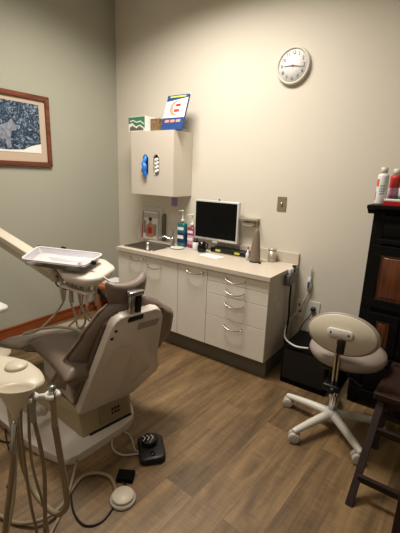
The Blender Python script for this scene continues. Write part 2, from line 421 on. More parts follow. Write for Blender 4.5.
# door with two stadium holes (built as faces around the holes, with thickness)
def holed_door():
    bm = bmesh.new(); y0, y1 = CY, CY + .019
    def stad(cx, z0, z1, r, n=8):
        p = []
        for k in range(n + 1): a = PI * k / n; p.append((cx + r * math.cos(a), z1 - r + r * math.sin(a)))
        for k in range(n + 1): a = PI + PI * k / n; p.append((cx + r * math.cos(a), z0 + r + r * math.sin(a)))
        return p
    outer = [(CX0, CZ0), (CX1, CZ0), (CX1, CZ1), (CX0, CZ1)]
    loops = [outer] + [stad(c, 1.59, 1.787, .036)[::-1] for c in (.128, .27)]
    for y in (y0, y1):
        es = []
        for lp in loops:
            vs = [bm.verts.new((p[0], y, p[1])) for p in lp]
            es += [bm.edges.new((vs[i], vs[(i + 1) % len(vs)])) for i in range(len(vs))]
        bmesh.ops.triangle_fill(bm, edges=es, use_beauty=True)
    for lp in loops:
        for i in range(len(lp)):
            a, c = lp[i], lp[(i + 1) % len(lp)]
            bm.faces.new([bm.verts.new(q) for q in ((a[0], y0, a[1]), (c[0], y0, c[1]), (c[0], y1, c[1]), (a[0], y1, a[1]))])
    bmesh.ops.remove_doubles(bm, verts=bm.verts, dist=1e-5); bmesh.ops.recalc_face_normals(bm, faces=bm.faces)
    b = MB(); b.bm.free(); b.bm = bm; return b
d = holed_door().build('door', 'cabinet_beige', t)
for c in (.128, .27):
    MB().tube([(c + .037 * math.cos(a), CY - .001, (1.751 if math.sin(a) > 0 else 1.626) + .037 * math.sin(a)) for a in [2 * PI * (k + .5) / 16 for k in range(16)]], .003, spl=False, closed=True).build('opening_rim', 'silver', d)
MB().box(.1, -.2, CZ0 - .012, .42, -.06, CZ0 - .0005).build('under_shelf', 'laminate_side', t)
# glove boxes inside
g = thing('glove_box', 'box inside the wall cabinet with a blue glove pulled out', 'box', group='dispenser boxes inside the wall cabinet')
MB().box(.06, -.272, 1.42, .195, -.18, 1.85).build('carton', 'dark_print', g)
bm = MB()
bm.tube([(.125, -.285, 1.775), (.128, -.297, 1.76), (.135, -.312, 1.735), (.124, -.322, 1.70), (.14, -.325, 1.665), (.135, -.322, 1.63), (.146, -.32, 1.59), (.150, -.318, 1.565)], [.014, .02, .018, .024, .026, .026, .016, .006], n=9)
bm.tube([(.135, -.32, 1.70), (.155, -.326, 1.675), (.158, -.325, 1.64)], [.014, .014, .006])
bm.tube([(.125, -.318, 1.66), (.108, -.324, 1.64), (.112, -.322, 1.612)], [.014, .014, .006])
bm.build('glove', 'blue_glove', g, subsurf=1)
g = thing('mask_box', 'box inside the wall cabinet showing crumpled white masks', 'box', group='dispenser boxes inside the wall cabinet')
MB().box(.2, -.272, 1.42, .34, -.18, 1.85).build('carton', 'brown_box', g)
bm = MB()
for k in range(4):
    z = 1.63 + k * .036
    bm.tube([(.243, -.276, z + .012), (.26, -.286, z - .006), (.275, -.278, z + .012), (.295, -.276, z - .004)], [.008, .013, .011, .007])
bm.build('mask', 'white_cloth', g)
tag(MB().box(-.125, -.09, 1.52, -.078, -.001, 1.68).build('wall_bracket', 'acrylic', bevel=.003), 'small clear plastic holder on the wall left of the wall cabinet', 'holder')
pt = MB(); pt.box(.35, -.152, 1.29, .425, -.148, 1.384, T=None); tag(pt.build('purple_tag', 'purple'), 'purple tag hanging below the wall cabinet', 'tag')

# on top of the wall cabinet
tz = CZ1 + .001
t = thing('tissue_box', 'green and white cardboard box on top of the wall cabinet', 'box', (.005, -.2, tz), math.radians(-4))
MB().box(-.12, -.09, 0, .12, .06, .14).build('carton', 'white_paper', t)
wv = [(-.12, .135), (-.12, .075), (-.06, .085), (-.01, .05), (.05, .065), (.12, .03), (.12, .135)]
MB().prism(wv, .0015, T=frm((0, -.0905, 0), (1, 0, 0), (0, 0, 1))).build('green_print', 'green_box', t)
MB().prism([(-.1, .01), (.1, .01), (.1, .025), (.04, .05), (0, .028), (-.06, .055), (-.1, .04)], .0014, T=frm((0, -.0905, 0), (1, 0, 0), (0, 0, 1))).build('grey_print', 'toe', t)
MB().prism([(-.1, .09), (-.05, .1), (0, .08), (.06, .088), (.11, .06), (.11, .07), (.06, .098), (0, .09), (-.05, .11), (-.1, .1)], .003, T=frm((0, -.0905, 0), (1, 0, 0), (0, 0, 1))).build('white_print', 'white_paper', t)
MB().box(-.07, -.05, .135, .07, .02, .1365).build('top_print', 'green_box', t)
t = thing('patterned_box', 'small brown patterned carton between the green box and the brochures', 'box', (.185, -.17, tz))
MB().box(-.055, -.06, 0, .06, .05, .118).build('carton', 'brown_box', t)
t = thing('brochure_stand', 'blue and white brochures in a clear stand on top of the wall cabinet', 'brochure', (.375, -.2, tz))
# leaning panel: x along the face, y up the lean
TB = frm((-.078, -.07, .004), (1, .0, 0), (0, .34, 1)) @ Matrix.Diagonal((1.13, 1.17, 1, 1))
nrm = TB.to_3x3() @ Vector((0, 0, 1))
MB().prism([(0, 0), (.225, 0), (.225, .29), (0, .29)], .02, T=TB @ TR(0, 0, -.021)).build('brochure', 'blue_print', t)
def pz(pts, m, z, nm): MB().prism(pts, .0012, T=TB @ TR(0, 0, z)).build(nm, m, t)
pz([(.0, .1), (.225, .1), (.225, .262), (.0, .235)], 'white_paper', .0, 'white_print')
pz([(.115 + .062 * math.cos(a), .178 + .062 * math.sin(a)) for a in [2 * PI * k / 20 for k in range(20)]], 'gum_print', .0015, 'oval_print')
pz([(.135 + .046 * math.cos(a), .178 + .052 * math.sin(a)) for a in [2 * PI * k / 20 for k in range(20)]], 'white_paper', .003, 'inner_print')
pz([(.115, .19), (.165, .19), (.165, .212), (.115, .212)], 'red_print', .0045, 'red_print'); pz([(.105, .145), (.16, .145), (.16, .167), (.105, .167)], 'red_print', .0045, 'red_print')
for k in range(3): pz([(.03 + .06 * k, .06), (.075 + .06 * k, .06), (.075 + .06 * k, .082), (.03 + .06 * k, .082)], 'gum_print', .0015, 'photo_print')
pz([(.03, .268), (.2, .268), (.2, .281), (.03, .281)], 'yellow_print', .0012, 'title_bar')
MB().prism([(-.055, .0), (.045, .0), (.045, .012), (-.04, .012), (.043, .2), (.034, .2)], .225, T=frm((-.075, 0, 0), (0, 1, 0), (0, 0, 1)) ).build('stand', 'acrylic', t)

# ------------------------------------------------------------------ clock
t = thing('wall_clock', 'round white wall clock with black numerals high on the back wall', 'clock', (1.483, -.001, 2.484))
TC = frm((0, 0, 0), (1, 0, 0), (0, 0, 1))     # local z -> -y
RC = .138
MB().lathe([(RC, 0), (RC + .004, .012), (RC, .03), (RC - .008, .036), (RC - .016, .03), (RC - .018, .022), (0, .022)], n=48, T=TC).build('case', 'clock_rim', t)
MB().lathe([(RC - .019, .0225), (RC - .019, .024), (0, .024)], n=48, T=TC).build('dial', 'clock_face', t)
def text_mesh(txt, size, name, mt, parent, T, ext=.0006):
    c = bpy.data.curves.new(name, 'FONT'); c.body = txt; c.size = size; c.align_x = 'CENTER'; c.align_y = 'CENTER'; c.extrude = ext
    o = bpy.data.objects.new(name, c); COL.objects.link(o); dg = bpy.context.evaluated_depsgraph_get()
    me = bpy.data.meshes.new_from_object(o.evaluated_get(dg)); COL.objects.unlink(o); bpy.data.objects.remove(o)
    me.transform(T); me.materials.clear(); me.materials.append(M[mt])
    if parent == 'bm': return me
    q = bpy.data.objects.new(name, me); COL.objects.link(q); q.parent = parent; return q
for k in range(1, 13):
    a = PI / 2 - 2 * PI * k / 12
    text_mesh(str(k), .036, 'numeral', 'dark_print', t, TC @ TR(.094 * math.cos(a), .094 * math.sin(a), .0252))
def hand(ang, L_, w_, mt, z):
    d = (math.sin(ang), math.cos(ang)); n = (d[1], -d[0])
    p = [(-d[0] * .02 + s * n[0] * w_, -d[1] * .02 + s * n[1] * w_) for s in (-1, 1)] + [(d[0] * L_ + s * n[0] * w_ * .5, d[1] * L_ + s * n[1] * w_ * .5) for s in (1, -1)]
    MB().prism(p[::-1], .001, T=TC @ TR(0, 0, z)).build('hand', mt, t)
hand(math.radians(272), .072, .004, 'dark_print', .027); hand(math.radians(100), .1, .003, 'dark_print', .0285); hand(math.radians(0), .1, .0008, 'red', .030)
MB().lathe([(.008, .026), (.008, .032), (0, .033)], n=16, T=TC).build('hub', 'red', t)
MB().lathe([(RC - .017, .031), (0, .033)], n=48, T=TC).build('lens', 'lens', t)

# ------------------------------------------------------------------ picture on the sage wall
t = thing('framed_picture', 'wood-framed print of a pale wolf-like animal in a snowy wood on the sage wall', 'picture', (XL + .001, -1.30, 1.951))
TPp = frm((0, 0, 0), (0, 1, 0), (0, 0, 1))    # local z -> +x
hw, hh = .43, .318
b = MB()
fw = .045
def bar(pts, ): b.prism(pts, .028, T=TPp)
bar([(-hw, -hh), (hw, -hh), (hw - fw, -hh + fw), (-hw + fw, -hh + fw)]); bar([(hw, -hh), (hw, hh), (hw - fw, hh - fw), (hw - fw, -hh + fw)])
bar([(hw, hh), (-hw, hh), (-hw + fw, hh - fw), (hw - fw, hh - fw)]); bar([(-hw, hh), (-hw, -hh), (-hw + fw, -hh + fw), (-hw + fw, hh - fw)])
b.build('frame', 'frame_wood', t, bevel=.006)
MB().prism([(-hw + fw, -hh + fw), (hw - fw, -hh + fw), (hw - fw, hh - fw), (-hw + fw, hh - fw)], .01, T=TPp).build('mat_board', 'mat_board', t)
iw, i0, i1 = .325, -.195, .235
MB().prism([(-iw, i0), (iw, i0), (iw, i1), (-iw, i1)], .0115, T=TPp).build('print', 'winter_print', t)
MB().prism([(-iw, i0), (iw, i0), (iw, i0 + .085), (iw - .1, i0 + .06), (iw - .17, i0 + .025), (0, i0 + .015), (-iw, i0 + .03)], .001, T=TPp @ TR(0, 0, .0117)).build('snow_print', 'white_paper', t)
ani = round_poly([(-.2, -.02), (-.05, .02), (.02, .05), (.055, .09), (.07, .065), (.1, .02), (.09, -.0), (.055, -.02), (.035, -.07), (.04, -.16), (.0, -.165), (-.01, -.09), (-.1, -.1), (-.15, -.16), (-.19, -.16)], .012)
MB().prism(ani, .001, T=TPp @ TR(0, 0, .0128)).build('animal_print', 'fur_print', t)

# ------------------------------------------------------------------ switch and outlets
t = thing('dimmer_switch', 'brass coloured switch plate with a round knob on the back wall', 'switch', (1.483, -.001, 1.39))
MB().prism(rrect(-.042, -.062, .042, .062, .006), .006, T=TC).build('plate', 'plate_metal', t, bevel=.002)
MB().lathe([(.012, .006), (.011, .018), (0, .019)], n=16, T=TC).build('knob', 'nickel', t)
def outlet(x, z, label, w=.04, sm='grey_plastic', pm='white_plastic'):
    t = thing('wall_outlet', label, 'outlet', (x, -.001, z), group='outlets above the black box')
    MB().prism(rrect(-w, -.082, w, .082, .006), .006, T=TC).build('plate', pm, t, bevel=.002)
    for s in (-1, 1):
        q = MB().prism(rrect(-.016, -.014 + s * .028, .016, .014 + s * .028, .01), .002, T=TC @ TR(0, 0, .006)).build('socket', sm, t)
        MB().box(-.008, -.0095, s * .028 - .005, -.0055, -.0078, s * .028 + .005).box(.0055, -.0095, s * .028 - .005, .008, -.0078, s * .028 + .005).build('slots', 'black', q)
    return t
outlet(1.745, .487, 'white wall outlet nearer the cabinet, half behind the white cable', .034, 'plate_metal', 'shelf_white')
outlet(1.868, .49, 'white wall outlet with a black plug, beside the stool backrest', .052)
t = thing('power_plug', 'black plug in the wall outlet beside the stool backrest', 'plug', (1.868, -.009, .508))
MB().box(-.018, -.035, -.016, .018, 0, .016).build('body', 'black', t, bevel=.005)
MB().tube([(0, -.03, -.01), (-.01, -.05, -.05), (-.05, -.055, -.12), (-.09, -.05, -.22), (-.1, -.05, -.36)], .004).build('cord', 'black', t)

# ------------------------------------------------------------------ items on the counter
CZ = .881
# rack with magazine
t = thing('literature_rack', 'clear acrylic magazine rack standing against the wall behind the sink', 'rack', (-.05, -.03, CZ + .0))
b = MB(); b.box(-.14, 0.012, 0, .16, .016, .36); b.box(-.14, -.06, 0, .16, .016, .004); b.box(-.14, -.06, .004, -.137, .012, .26); b.box(.157, -.06, .004, .16, .012, .26); b.build('holder', 'acrylic', t)
t = thing('magazine', 'magazine with a figure in red on its cover, in the clear rack', 'magazine', (-.05, -.05, CZ + .006))
TM = frm((-.115, 0, 0), (1, 0, 0), (0, .05, 1))
MB().prism([(0, 0), (.225, 0), (.225, .305), (0, .305)], .012, T=TM @ TR(0, 0, -.013)).build('pages', 'white_paper', t)
def mp_(pts, m, n, z=.0): MB().prism(pts, .001, T=TM @ TR(0, 0, z)).build(n, m, t)
mp_([(.0, .235), (.225, .235), (.225, .29), (.0, .29)], 'grey_plastic', 'title_band'); mp_([(0, 0), (.012, 0), (.012, .305), (0, .305)], 'red_print', 'spine_band', .001)
mp_(round_poly([(.06, .02), (.17, .02), (.185, .08), (.17, .16), (.135, .175), (.132, .205), (.104, .205), (.10, .175), (.065, .16), (.05, .08)], .015), 'skin_print', 'figure_print', .0012)
mp_(round_poly([(.085, .06), (.145, .06), (.15, .12), (.115, .14), (.085, .12)], .01), 'red_print', 'clothing_print', .0024)
mp_([(.118 + .026 * math.cos(a), .222 + .022 * math.sin(a)) for a in [2 * PI * k / 14 for k in range(14)]], 'dark_print', 'hair_print', .0024)
mp_([(.02, .06), (.05, .06), (.05, .2), (.02, .2)], 'hose_grey', 'text_print', .0012)
mp_([(.175, .04), (.212, .04), (.212, .17), (.175, .17)], 'hose_grey', 'text_print', .0012)
tag(MB().box(.118, -.03, CZ + .001, .155, -.006, CZ + .3).box(.118, -.034, CZ + .001, .123, -.03, CZ + .3).build('brochure', 'toe', bevel=.002), 'dark brochure edge-on beside the magazine rack', 'brochure')

def pump_bottle(name, label, loc, w, d, h, liquid, label_m, scale=1, pump='white_plastic', ph=.1):
    t = thing(name, label, 'bottle', loc, group='mouthwash pump bottles on the counter')
    b = MB(); b.prism(rrect(-w, -d, w, d, min(w, d) * .5), h, bev=.012, seg=3); b.lathe([(.02, h - .002), (.016, h + .012)], n=16); b.build('body', liquid, t)
    for z0, z1, m in ((.18, .62, label_m), (.36, .5, 'label_white'), (.72, .84, 'label_white')):
        MB().prism(rrect(-w - .001, -d - .001, w + .001, d + .001, min(w, d) * .5), h * (z1 - z0), T=TR(0, 0, h * z0)).build('label', m, t) if m != 'label_white' else MB().prism(rrect(-w * .82, -d - .003, w * .82, 0, .004), h * (z1 - z0), T=TR(0, 0, h * z0)).build('label', m, t)
    p = MB().lathe([(.019, h + .01), (.019, h + .035), (.012, h + .04), (.006, h + .042), (.006, h + ph - .015), (.013, h + ph - .012), (.012, h + ph), (0, h + ph + .002)], n=16)
    p.tube([(0, 0, h + ph - .006), (-.03, -.01, h + ph - .006), (-.045, -.015, h + ph - .016)], .006)
    p.build('pump', pump, t)
    return t
pump_bottle('mouthwash_bottle', 'teal mouthwash bottle with a white pump', (.475, -.12, CZ), .046, .034, .245, 'teal', 'label_dark', ph=.13)
pump_bottle('mouthwash_bottle', 'pink mouthwash bottle with a white pump beside the monitor', (.572, -.085, CZ), .040, .032, .21, 'pink_liquid', 'label_pink', ph=.13)
t = thing('jar', 'small white jar with a dark lid in front of the pink bottle', 'jar', (.675, -.16, CZ))
MB().lathe([(.026, 0), (.029, .01), (.029, .07), (.022, .08)], n=20).build('body', 'label_white', t)
MB().lathe([(.024, .081), (.024, .1), (0, .101)], n=20).build('lid', 'dark_metal', t)
t = thing('black_cup', 'short glossy black cup with a handle in front of the monitor', 'cup', (.775, -.19, CZ))
MB().lathe([(.036, 0), (.042, .012), (.042, .06), (.036, .068), (.034, .1), (0, .102)], n=24).build('body', 'black_gloss', t)
MB().lathe([(.043, .02), (.044, .022), (.044, .03), (.043, .032)], n=24).build('ring', 'dark_metal', t)
MB().tube([(.03, 0, .05), (.06, .0, .045), (.062, 0, .09), (.03, 0, .085)], .007).build('grip', 'black', t)

# monitor
t = thing('monitor', 'silver-framed flat computer monitor on the back wall above the counter', 'monitor', (.866, -.11, CZ))
b = MB(); x0, x1, z0, z1 = -.25, .25, .108, .497
b.box(x0, 0, z0, x1, .04, z1, bev=.006); b.build('housing', 'bezel', t)
MB().box(x0 + .016, -.0015, z0 + .026, x1 - .016, .002, z1 - .016).build('screen', 'screen', t)
MB().box(-.06, .04, .25, .06, .075, .38, bev=.004).box(-.09, .075, .22, .09, .108, .41, bev=.004).build('wall_mount', 'dark_metal', t)
MB().box(-.03, .002, z0 - .02, .03, .03, z0 + .001, bev=.004).build('chin', 'bezel', t)
MB().tube([(.02, .02, z1), (.022, .02, z1 + .016), (.03, .02, z1)], .004).build('clip', 'black', t)
t = thing('flat_black_console', 'flat black device with yellow-green labels on the counter under the monitor', 'device', (.84, -.135, CZ))
MB().box(0, 0, .004, .41, .105, .05, bev=.006).build('body', 'black', t)
for x in (.06, .27): MB().box(x, -.0015, .018, x + .055, .002, .038).build('label', 'yellow_print', t)
MB().box(.005, -.002, 0, .405, .002, .007).build('foot_strip', 'silver', t)
tag(MB().prism([(0, 0), (.22, -.03), (.25, .09), (.03, .12)], .002, T=TR(.83, -.33, CZ)).build('paper_sheet', 'white_paper'), 'white sheet of paper lying on the counter before the monitor', 'paper')
t = thing('round_dish', 'flat round pale dish on the counter beside the sink', 'dish', (.50, -.23, CZ))
MB().lathe([(.0, 0), (.05, 0), (.072, .009), (.07, .011), (.05, .004), (0, .004)], n=28).build('plate', 'white_plastic', t)

t = thing('wall_bracket_shelf', 'silver wall-mounted bracket shelf right of the monitor', 'bracket', (1.2, -.001, 1.19))
MB().box(-.08, -.1, .03, .085, 0, .05).box(-.08, -.012, -.02, .085, 0, .03).build('shelf', 'silver', t, bevel=.003)
MB().tube([(.02, -.05, .03), (.03, -.055, -.02), (.055, -.055, -.035), (.075, -.05, -.01), (.075, -.05, .03)], .01).build('hook', 'silver', t)
MB().tube([(-.06, -.05, -.005), (.0, -.05, -.01), (.05, -.05, -.0)], .02).build('roll', 'white_plastic', t)

t = thing('tapered_device', 'tall tapered brown device like a slim bottle on the counter', 'device', (1.36, -.2, CZ))
MB().lathe([(.046, 0), (.047, .02), (.043, .1), (.034, .18), (.026, .25), (.018, .285), (.014, .29), (0, .292)], n=28).build('body', 'taupe_plastic', t)
MB().lathe([(.048, 0), (.048, .008), (.046, .01)], n=28).build('base_ring', 'dark_metal', t)
t = thing('spray_bottle', 'tiny white bottle with a red tip left of the tapered brown device', 'bottle', (1.285, -.2, CZ))
MB().lathe([(.016, 0), (.017, .06), (.007, .08), (.005, .1)], n=16).build('body', 'label_white', t)
MB().lathe([(.0055, .1), (.006, .125), (.0, .13)], n=12).build('tip', 'red', t)
t = thing('canister', 'short silver canister near the end of the backsplash', 'canister', (1.468, -.085, CZ))
MB().lathe([(.034, 0), (.036, .005), (.036, .1)], n=24).build('body', 'silver_can', t)
MB().lathe([(.037, .1), (.037, .118), (.03, .122), (0, .123)], n=24).build('lid', 'silver_can', t)
t = thing('small_dark_pot', 'tiny dark round pot on the counter right of the tapered brown device', 'pot', (1.425, -.235, CZ))
MB().lathe([(.011, 0), (.011, .012), (.006, .018), (0, .019)], n=14).build('body', 'dark_metal', t)

# ------------------------------------------------------------------ power strip on cabinet side, cable, wand
t = thing('cable_hub', 'grey junction box with plugs fixed to the end of the counter cabinet', 'power strip')
MB().box(1.684, -.29, .75, 1.73, -.12, .84, bev=.004).box(1.73, -.28, .765, 1.733, -.13, .825).build('body', 'dark_grey', t)
for y in (-.235, -.19): MB().box(1.692, y - .014, .84, 1.718, y + .014, .885, bev=.003).build('plug', 'cable_white', t)
MB().box(1.694, -.163, .84, 1.72, -.135, .90, bev=.003).build('switch', 'black', t)
MB().tube([(1.71, -.2, .766), (1.712, -.195, .70), (1.71, -.19, .6), (1.715, -.185, .45), (1.708, -.19, .32), (1.715, -.22, .2), (1.74, -.25, .1), (1.77, -.2, .05)], .009).build('cord', 'black', t)
t = thing('intraoral_camera', 'white dental wand with a blue button hanging on the back wall', 'dental tool', (1.808, -.02, .665))
MB().tube([(0, 0, 0), (0, -.004, .03), (0, -.004, .09), (.002, 0, .12)], [.014, .02, .018, .011]).tube([(.002, 0, .11), (.004, 0, .17), (.006, 0, .215)], [.009, .007, .005]).build('body', 'cable_white', t)
MB().box(-.007, -.027, .03, .007, -.018, .085).build('button', 'blue_print', t)
MB().box(.0, -.006, .02, .022, .018, .07).build('hook', 'white_plastic', t)
MB().tube([(0, 0, .002), (-.02, -.008, -.08), (-.07, -.05, -.21), (-.115, -.12, -.29), (-.06, -.31, -.314), (.0, -.41, -.318), (.10, -.47, -.318), (.19, -.44, -.318)], .007).build('cord', 'cable_white', t)
bpy.data.objects.remove(t.children[-1]) if False else None

# black box on the floor
t = thing('black_tower', 'black box standing on the floor between the cabinet and the stool', 'equipment')
MB().box(1.80, -.48, .004, 2.16, -.1, .325, bev=.006).build('body', 'black_matte', t)
MB().box(1.815, -.484, .05, 2.145, -.479, .30).build('front_panel', 'black', t)
for x in (1.83, 2.13):
    MB().box(x - .015, -.46, 0, x + .015, -.43, .006).build('foot', 'black_matte', t)

# ------------------------------------------------------------------ armoire
AX, AY = 2.31, -.42
t = thing('armoire', 'tall black cabinet with recessed brown wood door panels', 'cabinet')
b = MB(); b.box(AX, AY + .02, .06, 3.25, -.004, 1.43); b.box(AX, AY, .06, AX + .07, AY + .02, 1.43); b.box(3.18, AY, .06, 3.25, AY + .02, 1.43)
b.build('body', 'armoire_black', t, bevel=.003)
MB().prism([(0, 0), (.40, 0), (.43, .028), (.46, .04), (.46, .058), (0, .058)], 1.02, T=frm((AX - .04, -.004, 1.405), (0, -1, 0), (0, 0, 1)) @ Matrix.Scale(-1, 4, (0, 0, 1))).build('cornice', 'armoire_black', t)
def apanel(name, x0, x1, z0, z1, m, frame=.045):
    d = MB().box(x0, AY - .002, z0, x1, AY + .018, z0 + frame).box(x0, AY - .002, z1 - frame, x1, AY + .018, z1).box(x0, AY - .002, z0 + frame, x0 + frame, AY + .018, z1 - frame).box(x1 - frame, AY - .002, z0 + frame, x1, AY + .018, z1 - frame).build(name, 'armoire_black', t, bevel=.003)
    q = MB().box(x0 + frame, AY + .008, z0 + frame, x1 - frame, AY + .018, z1 - frame).box(x0 + frame + .018, AY + .002, z0 + frame + .018, x1 - frame - .018, AY + .01, z1 - frame - .018, bev=.005).build('panel', m, d)
for xa, xb in ((AX + .02, 2.79), (2.80, 3.24)):
    apanel('drawer', xa, xb, 1.215, 1.40, 'armoire_black', .03)
    apanel('door', xa, xb, .77, 1.20, 'panel_wood', .06)
    apanel('drawer', xa + .04, xa + .235, .44, .735, 'panel_wood', .055); apanel('drawer', xa + .245, xb - .02, .44, .735, 'panel_wood', .055)
    apanel('door', xa, xb, .08, .42, 'armoire_black', .055)
for x in (AX, 3.19): 
    for y in (-.40, -.07): MB().box(x, y, 0, x + .06, y + .06, .06).build('foot', 'armoire_black', t)

def wipe_bottle(x, y, r, h, mats, label):
    t = thing('bottle', label, 'bottle', (x, y, 1.464), group='bottles on the black cabinet')
    MB().lathe([(r * .94, 0), (r, .008), (r, h - .01), (r * .93, h + .004), (r * .5, h + .012)], n=24).build('body', mats[0], t)
    MB().lathe([(r * .62, h + .014), (r * .62, h + .05), (0, h + .052)], n=20).build('cap', 'white_plastic', t)
    if len(mats) > 1: MB().lathe([(r + .001, h * .2), (r + .001, h * mats[2])], n=24).build('label', mats[1], t)
    return t
def arc_label(t, r, z0, z1, a0, a1, m, n=8):
    bm = MB(); pts = [(r * math.cos(a0 + (a1 - a0) * k / n), r * math.sin(a0 + (a1 - a0) * k / n)) for k in range(n + 1)]
    pts2 = [((r - .002) * math.cos(a0 + (a1 - a0) * k / n), (r - .002) * math.sin(a0 + (a1 - a0) * k / n)) for k in range(n + 1)][::-1]
    bm.prism(pts + pts2, z1 - z0, T=TR(0, 0, z0)).build('label_print', m, t)
R_ = math.radians
t1 = wipe_bottle(2.322, -.34, .034, .19, ['label_white'], 'white bottle with an orange corner, leftmost on the black cabinet')
arc_label(t1, .036, .12, .165, R_(200), R_(240), 'orange_print'); arc_label(t1, .036, .03, .085, R_(190), R_(215), 'orange_print')
for z in (.07, .085, .10, .12): arc_label(t1, .0355, z, z + .006, R_(255), R_(310), 'hose_grey')
arc_label(t1, .0355, .003, .01, 0, 2 * PI * .99, 'hose_grey', 24)
t2 = wipe_bottle(2.385, -.25, .036, .185, ['red_print', 'label_pink', .6], 'red and pink bottle, second from the left on the black cabinet')
t3 = wipe_bottle(2.452, -.29, .036, .19, ['green_print', 'label_white', .6], 'bottle with a bright green label, third from the left on the black cabinet')
arc_label(t3, .038, .02, .06, R_(200), R_(300), 'green_print')
t4 = wipe_bottle(2.54, -.32, .040, .19, ['green_print', 'navy_print', .7], 'bottle with a dark blue and green label, rightmost on the black cabinet')
t = thing('red_carton', 'low red and white carton before the bottles on the black cabinet', 'box', (2.40, -.385, 1.464))
MB().box(-.045, -.03, 0, .055, .03, .028).build('carton', 'red', t, bevel=.002)
MB().box(-.043, -.028, .028, .053, .028, .042).build('contents', 'white_paper', t, bevel=.004)

# ------------------------------------------------------------------ rolling stool
SC = (2.305, -.80)
t = thing('rolling_stool', 'rolling operator stool with an oval backrest and five white legs', 'stool', (SC[0], SC[1], 0))
MB().lathe([(.04, .07), (.055, .085), (.05, .125), (.03, .14), (0, .14)], n=24).build('hub', 'white_plastic', t)
for k, a in enumerate((172, 244, 316, 28, 100)):
    a = R_(a); c, s = math.cos(a), math.sin(a)
    L_ = .315
    lg = MB().tube([(c * .03, s * .03, .105), (c * .16, s * .16, .098), (c * (L_ - .01), s * (L_ - .01), .083), (c * (L_ + .018), s * (L_ + .018), .078)], [.03, .026, .021, .016], n=12).build('leg', 'white_plastic', t)
    cb = MB(); T0 = TR(c * L_, s * L_, 0) @ Matrix.Rotation(.22 + .13 * k, 4, 'Z')
    for q in (-1, 1): cb.lathe([(0, -.012), (.026, -.012), (.036, -.007), (.036, .007), (.026, .012), (0, .012)], n=20, T=T0 @ TR(-.006, q * .0165, .0365) @ Matrix.Rotation(PI / 2, 4, 'X'))
    cb.tube([(c * L_, s * L_, .03), (c * L_, s * L_, .075)], .006, spl=False)
    cb.build('caster', 'grey_plastic', lg)
MB().lathe([(.028, .13), (.028, .30), (.025, .302), (.025, .34)], n=20).build('column', 'chrome', t)
MB().lathe([(.017, .34), (.017, .46)], n=16).build('piston', 'chrome', t)
MB().box(-.09, -.09, .455, .09, .09, .515, bev=.006).box(-.035, -.09, .40, .035, .03, .46, bev=.008).build('mechanism', 'black', t)
MB().tube([(.02, -.05, .45), (.11, -.06, .43), (.16, -.07, .41)], [.006, .006, .011]).build('lever', 'dark_metal', t)
MB().lathe([(.0, .507), (.17, .507), (.208, .52), (.222, .55), (.214, .58), (.17, .597), (0, .594)], n=40, sx=1.05, T=TR(.035, .02, .01)).build('seat', 'stool_vinyl', t)
# backrest bar, rising on the viewer's side
bx, by = .05, -.215
TBar = frm((.030, -.195, .385), (1, .12, 0), (.02, -.035, .36))
MB().box(-.016, 0, -.008, .016, .37, .008, T=TBar, bev=.003).build('back_bar', 'chrome', t)
MB().box(-.006, .02, .0081, .006, .33, .0095, T=TBar).build('bar_slot', 'dark_metal', t)
MB().box(-.03, -.23, .392, .07, -.01, .435, bev=.01).lathe([(.016, -.01), (.018, 0), (.016, .02)], n=16, T=TR(.035, -.235, .413) @ Matrix.Rotation(PI / 2, 4, 'X')).build('bar_clamp', 'black', t)
MB().box(bx - .024, by - .034, .655, bx + .02, by - .0, .74, bev=.006).build('clamp', 'black', t)
ca = R_(-3)
TBk = TR(bx - .01, by + .0, .765) @ Matrix.Rotation(ca, 4, 'Z') @ Matrix.Rotation(R_(-3), 4, 'Y') @ Matrix.Rotation(PI / 2 - .12, 4, 'X')
MB().lathe([(0, .0), (.85, .0), (.95, .006), (1.0, .016), (1, .03), (.93, .034), (0, .034)], n=48, T=TBk @ TR(0, 0, -.03) @ Matrix.Diagonal((.203, .122, 1, 1))).build('backrest_pad', 'stool_vinyl', t)
MB().lathe([(.93, .0), (.93, .006), (.9, .011), (0, .013)], n=48, T=TBk @ TR(0, 0, .004) @ Matrix.Diagonal((.203, .122, 1, 1))).build('backrest_shell', 'warm_plastic', t)
MB().prism(rrect(-.072, -.024, .072, .024, .02), .016, T=TBk @ TR(-.005, .008, .017), bev=.004).build('bracket', 'white_plastic', t)
for q in (-1, 1): MB().lathe([(.006, .033), (.005, .036), (0, .036)], n=10, T=TBk @ TR(q * .05 - .005, .008, 0)).build('screw', 'dark_metal', t)

# ------------------------------------------------------------------ wooden step stool at right
t = thing('wooden_stool', 'dark wooden stool with splayed legs beside the rolling stool', 'stool')
zt = .50
MB().prism(round_poly([(2.555, -1.06), (2.99, -1.06), (2.99, -.60), (2.585, -.60)], .02), .035, T=TR(0, 0, zt - .035)).build('seat', 'bench_wood', t, bevel=.005)
for (x, y) in ((2.585, -1.02), (2.612, -.65)): MB().box(x - .014, y - .012, zt - .002, x + .014, y + .012, zt + .003).build('tenon', 'black', t)
def leg(x0, y0, x1, y1, r=.019):
    bm = MB(); tb = bmesh.new(); vs = []
    for (x, y, z) in ((x0, y0, zt - .036), (x1, y1, 0)):
        for dx, dy in ((-r, -r), (r, -r), (r, r), (-r, r)): vs.append(tb.verts.new((x + dx, y + dy, z)))
    tb.faces.new(vs[3::-1]); tb.faces.new(vs[4:])
    for k in range(4): tb.faces.new((vs[k], vs[(k + 1) % 4], vs[4 + (k + 1) % 4], vs[4 + k]))
    bmesh.ops.recalc_face_normals(tb, faces=tb.faces)
    bm._merge(tb, None, 0, False); bm.build('leg', 'bench_leg', t, bevel=.003)
leg(2.60, -1.01, 2.565, -1.345); leg(2.62, -.65, 2.585, -.98 + .16); leg(2.95, -1.01, 2.985, -1.345); leg(2.95, -.65, 2.985, -.82)
